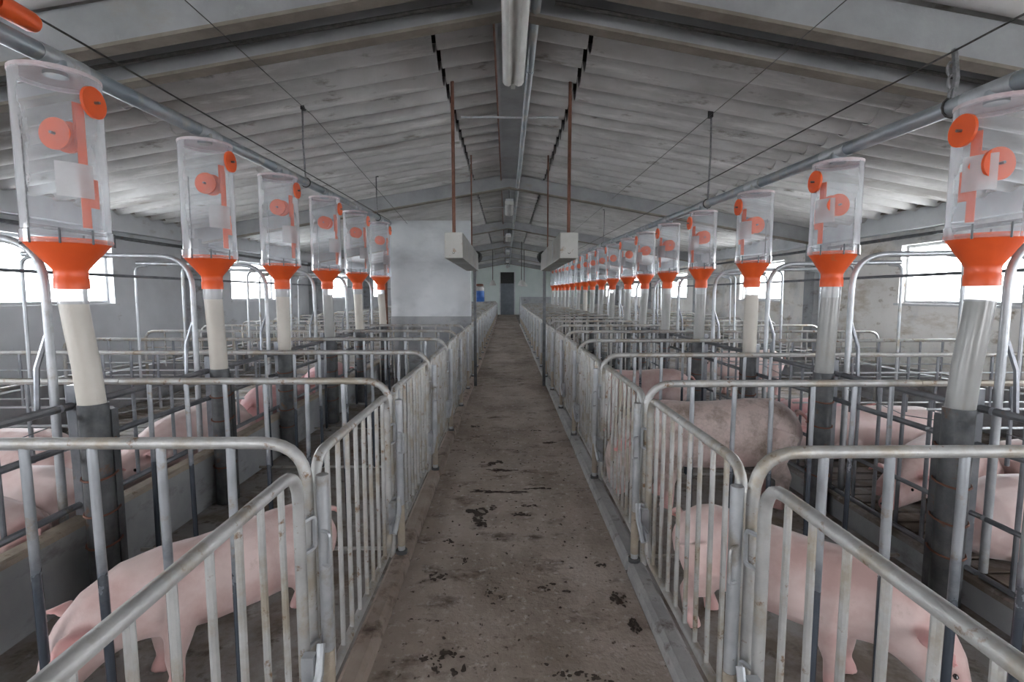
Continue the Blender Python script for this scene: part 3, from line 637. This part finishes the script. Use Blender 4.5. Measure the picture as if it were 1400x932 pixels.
# ------------------------------------------------------------------ pigs
def skin_mesh(mb, name, voxel=.0105, rosy=()):
    me = mb.mesh(name, None, False); o = put(name, me)
    r = o.modifiers.new('r', 'REMESH'); r.mode = 'VOXEL'; r.voxel_size = voxel
    s = o.modifiers.new('s', 'SMOOTH'); s.factor = .5; s.iterations = 5
    dg = bpy.context.evaluated_depsgraph_get(); out = bpy.data.meshes.new_from_object(o.evaluated_get(dg)); out.name = name
    bpy.data.objects.remove(o); bpy.data.meshes.remove(me)
    out.polygons.foreach_set('use_smooth', [True] * len(out.polygons))
    at = out.attributes.new('rosy', 'FLOAT', 'POINT'); vals = []
    for v in out.vertices:
        w = 0
        for c, rad, st in rosy:
            d = (v.co - Vector(c)).length
            if d < rad: w = max(w, st * (1 - (d / rad) ** 2))
        vals.append(w)
    at.data.foreach_set('value', vals)
    return out
def ear(m, base, out, tip, w=.062, th=.011):
    """leaf shaped ear: base point, mid direction, tip; side vector along the head"""
    b, o, t = Vector(base), Vector(out), Vector(tip); sd = (1, 0, 0)
    m.loft([(b - (o - b) * .3, w * .55, th * 1.4, sd), (b, w * .75, th * 1.3, sd), (o, w, th, sd), (o.lerp(t, .55), w * .72, th, sd), (t, w * .16, th * .8, sd)], 12)
def pig_mesh(kind):
    m = MB(); rosy = []
    def leg(pts, rs): m.tube(pts, rs, 12)
    if kind in ('stand', 'graze', 'feed'):
        rings = [((-.60, 0, .52), .03, .035), ((-.585, 0, .515), .085, .10), ((-.54, 0, .50), .135, .165), ((-.45, 0, .475), .172, .212), ((-.30, 0, .46), .188, .225), ((-.10, 0, .448), .195, .22),
                 ((.10, 0, .446), .193, .215), ((.27, 0, .462), .180, .21)]
        if kind == 'stand':
            hd = [((.40, 0, .485), .155, .19), ((.51, 0, .50), .132, .168), ((.60, 0, .495), .118, .145), ((.68, 0, .465), .100, .115), ((.75, 0, .43), .074, .085), ((.82, 0, .40), .056, .062), ((.87, 0, .385), .050, .052), ((.885, 0, .382), .050, .050)]
            er = [((.575, .095, .585), (.60, .165, .615), (.67, .215, .60))]; sn = (.88, 0, .385); eyes = (.69, .088, .515)
        elif kind == 'feed':
            hd = [((.37, 0, .45), .158, .19), ((.45, 0, .40), .138, .165), ((.505, 0, .335), .120, .142), ((.535, 0, .262), .10, .116), ((.55, 0, .19), .076, .086), ((.557, 0, .12), .058, .064), ((.56, 0, .07), .050, .053), ((.56, 0, .053), .050, .050)]
            er = [((.53, .095, .43), (.56, .17, .44), (.63, .215, .40))]; sn = (.56, 0, .06); eyes = (.60, .088, .285)
        else:
            hd = [((.39, 0, .462), .156, .192), ((.49, 0, .425), .134, .168), ((.565, 0, .365), .118, .142), ((.62, 0, .295), .10, .116), ((.66, 0, .225), .076, .086), ((.69, 0, .155), .058, .064), ((.707, 0, .105), .050, .053), ((.712, 0, .088), .050, .050)]
            er = [((.58, .095, .46), (.62, .17, .47), (.70, .225, .435))]; sn = (.71, 0, .095); eyes = (.69, .088, .315)
        m.loft(rings + hd, 20)
        for s in (1, -1):
            leg([(.25, s * .085, .46), (.235, s * .115, .33), (.245, s * .118, .255), (.262, s * .115, .165), (.255, s * .113, .075), (.268, s * .113, .03), (.275, s * .113, 0)], [.10, .082, .060, .043, .034, .042, .046])
            leg([(-.42, s * .08, .48), (-.37, s * .118, .36), (-.395, s * .122, .27), (-.465, s * .12, .195), (-.455, s * .118, .085), (-.435, s * .118, .03), (-.428, s * .118, 0)], [.15, .125, .085, .050, .036, .042, .046])
            for b, o, t in er:
                b, o, t = [(p[0], s * p[1], p[2]) for p in (b, o, t)]; ear(m, b, o, t); rosy += [(o, .10, .85), (t, .10, .8)]
        tp = [(-.585, 0, .60), (-.63, .0, .585), (-.655, .02, .55), (-.645, .045, .53), (-.625, .04, .545)]
        m.tube(tp, [.022, .016, .013, .011, .009], 8); rosy += [(tp[2], .09, .8), (sn, .10, .8), ((-.60, 0, .50), .16, .35), ((-.45, .12, .02), .12, .5), ((-.45, -.12, .02), .12, .5), ((.27, .12, .02), .12, .5), ((.27, -.12, .02), .12, .5), ((-.1, 0, .2), .3, .2)]
    elif kind == 'lie':      # on the belly, legs tucked, chin on the floor
        rings = [((-.62, 0, .20), .05, .05), ((-.60, 0, .20), .12, .12), ((-.52, 0, .195), .185, .18), ((-.36, 0, .205), .225, .215), ((-.12, 0, .205), .228, .215), ((.10, 0, .205), .215, .21), ((.28, 0, .20), .19, .20),
                 ((.42, 0, .185), .155, .178), ((.53, 0, .165), .132, .155), ((.62, 0, .145), .114, .132), ((.70, 0, .12), .094, .104), ((.78, 0, .095), .068, .078), ((.85, 0, .08), .054, .058), ((.90, 0, .074), .049, .050), ((.912, 0, .073), .049, .049)]
        m.loft(rings, 20); sn = (.905, 0, .075); eyes = (.71, .083, .165)
        for s in (1, -1):
            leg([(.22, s * .13, .14), (.28, s * .19, .085), (.42, s * .20, .05), (.52, s * .185, .036), (.56, s * .18, .035)], [.085, .065, .046, .036, .040])
            leg([(-.42, s * .14, .18), (-.28, s * .215, .14), (-.16, s * .235, .075), (-.06, s * .235, .042), (.02, s * .23, .036), (.06, s * .23, .036)], [.14, .125, .08, .046, .036, .042])
            b, o, t = (.58, s * .09, .235), (.61, s * .155, .255), (.68, s * .205, .225); ear(m, b, o, t); rosy += [(o, .10, .85), (t, .10, .8)]
        m.tube([(-.60, 0, .28), (-.645, 0, .27), (-.67, .02, .235), (-.655, .04, .22)], [.022, .016, .013, .010], 8); rosy += [(sn, .12, .8), ((-.64, 0, .25), .12, .6), ((.5, .19, .04), .12, .5), ((.5, -.19, .04), .12, .5)]
    else:                    # stretched on its side, legs out towards +y
        rings = [((-.62, 0, .19), .05, .05), ((-.60, 0, .19), .12, .12), ((-.52, 0, .19), .19, .17), ((-.36, .0, .20), .235, .20), ((-.12, .02, .20), .245, .20), ((.10, .02, .20), .235, .195), ((.28, 0, .19), .205, .185),
                 ((.42, .0, .165), .172, .160), ((.53, .01, .145), .145, .138), ((.62, .02, .128), .128, .118), ((.70, .03, .108), .102, .096), ((.78, .045, .09), .074, .072), ((.85, .055, .075), .056, .056), ((.90, .06, .068), .05, .05), ((.912, .061, .067), .05, .05)]
        m.loft(rings, 20); sn = (.905, .06, .07); eyes = (.70, .02, .205)
        for dz, dx in ((.09, 0), (.19, .06)):
            leg([(.24 + dx * .4, .10, dz + .05), (.27 + dx, .25, dz), (.26 + dx, .36, dz * .8), (.29 + dx, .47, dz * .6 + .012), (.30 + dx, .53, dz * .55 + .012)], [.09, .068, .046, .036, .042])
            leg([(-.40 - dx * .3, .10, dz + .06), (-.36 - dx, .27, dz), (-.43 - dx, .38, dz * .85), (-.40 - dx, .50, dz * .6 + .012), (-.385 - dx, .56, dz * .55 + .012)], [.15, .11, .054, .036, .042])
        ear(m, (.57, -.02, .245), (.585, -.05, .30), (.63, -.10, .335)); rosy += [((.60, -.07, .31), .12, .85)]
        ear(m, (.57, -.115, .16), (.585, -.17, .15), (.63, -.22, .12)); rosy += [((.60, -.18, .14), .12, .85)]
        m.tube([(-.60, -.06, .24), (-.645, -.06, .23), (-.67, -.04, .20), (-.655, -.02, .185)], [.022, .016, .013, .010], 8); rosy += [(sn, .12, .8), ((-.64, 0, .2), .14, .6), ((0, .2, .12), .28, .4)]
    # nostril pads and brows are carried by the snout end ring
    return skin_mesh(m, 'pig_body_' + kind, rosy=rosy), eyes, sn
PIGM = {k: pig_mesh(k) for k in ('stand', 'graze', 'feed', 'lie', 'side')}
eye_me = MB().lathe([(.001, -.011), (.007, -.009), (.011, 0), (.007, .009), (.001, .011)], 10, cap=True).mesh('eye', 'eye')
nos_me = MB().lathe([(.001, -.004), (.007, -.003), (.010, 0), (.007, .003), (.001, .004)], 10, cap=True).mesh('nostril', 'eye')
_skinned = {}
def pig(kind, skin, x, y, z, heading, sc_, label, flip=False, tilt=(0, 0)):
    key = (kind, skin)
    if key not in _skinned:
        me = PIGM[kind][0].copy(); me.materials.clear(); me.materials.append(M[skin]); _skinned[key] = me
    _, e, sn = PIGM[kind]
    o = put('pig', _skinned[key], None, (x, y, z), (R(tilt[0]), R(tilt[1]), R(heading)), (sc_, -sc_ if flip else sc_, sc_))
    tag(o, label, 'pig', 'pigs in the pens')
    for s in ((1, -1) if kind != 'side' else (1,)):
        put('eye', eye_me, o, (e[0], s * e[1], e[2]))
    dirn = Vector((.9, 0, -.15)) if kind not in ('graze', 'feed') else Vector((.1, 0, -.9))
    for s in (1, -1):
        off = Vector((.016, s * .017, .004)) if kind not in ('graze', 'feed') else Vector((.004, s * .017, -.012))
        put('nostril', nos_me, o, tuple(Vector(sn) + off), (0, R(90) if kind not in ('graze', 'feed') else R(10), 0))
    return o
# near pen, right: walks towards the camera, away from the aisle
pig('graze', 'pig', 1.17, 2.14, 0, -47, .85, 'pink pig standing in the near right pen, tail towards the aisle gate')
# near pen, left: head towards the trough wall
pig('graze', 'pig', -1.31, 2.18, 0, 227, .85, 'pink pig standing in the near left pen, head lowered beside the low wall')
pig('feed', 'pigd', 1.47, 3.85, 0, 179, 1.18, 'big muddy sow standing crosswise in the second right pen behind the near pig')
pig('feed', 'pig', 1.50, 6.05, 0, 176, 1.05, 'pink pig standing sideways in a right pen beyond the muddy sow')
pig('stand', 'pigw', 3.4, 7.3, .15, 190, .95, 'pale pig standing behind the right hopper sleeves, far of the muddy sow')
# right outer pens
pig('lie', 'pig', 3.16, 3.70, .15, 213, .95, 'pink pig lying with its face towards the camera behind the right railing')
pig('lie', 'pigw', 3.10, 2.72, .15, 3, 1.08, 'pale pig lying crosswise by the first steel sleeve on the right, nearest the camera')
pig('lie', 'pigw', 3.25, 4.50, .15, 172, 1.08, 'pale pig lying crosswise behind the face-on pig on the right')
pig('side', 'pigw', 4.15, 3.62, .15, -20, .90, 'pale pig resting farthest right, near the outer concrete wall', True)
pig('lie', 'pig', 3.9, 2.0, .15, 172, .95, 'pig lying at the right edge beyond the first railing')
pig('side', 'pigr', 3.25, 5.25, .15, 10, .92, 'rosy pig lying behind the second steel sleeve on the right')
# left outer pens
pig('lie', 'pig', -3.08, 2.50, .15, 180, 1.04, 'pink pig lying with its tail to the first left sleeve, nearest over the low wall')
pig('lie', 'pigw', -3.18, 3.02, .15, 178, 1.0, 'pale pig lying just behind the nearest one over the low left wall')
pig('lie', 'pig', -3.40, 3.62, .15, -22, .92, 'pink pig lying with its head by the first left steel sleeve')
pig('lie', 'pigw', -2.81, 4.42, .15, -92, 1.10, 'long pale pig lying along the low left wall below the second hopper')
pig('side', 'pig', -4.25, 4.3, .15, 172, .80, 'pig resting far left behind the lying group, near the outer wall')
pig('lie', 'pigr', -2.74, 6.0, .15, 90, 1.06, 'rosy pink pig lying by the third left steel sleeve')
pig('lie', 'pigr', -2.74, 7.70, .15, 91, 1.02, 'rosy pig lying farthest along the low left wall')
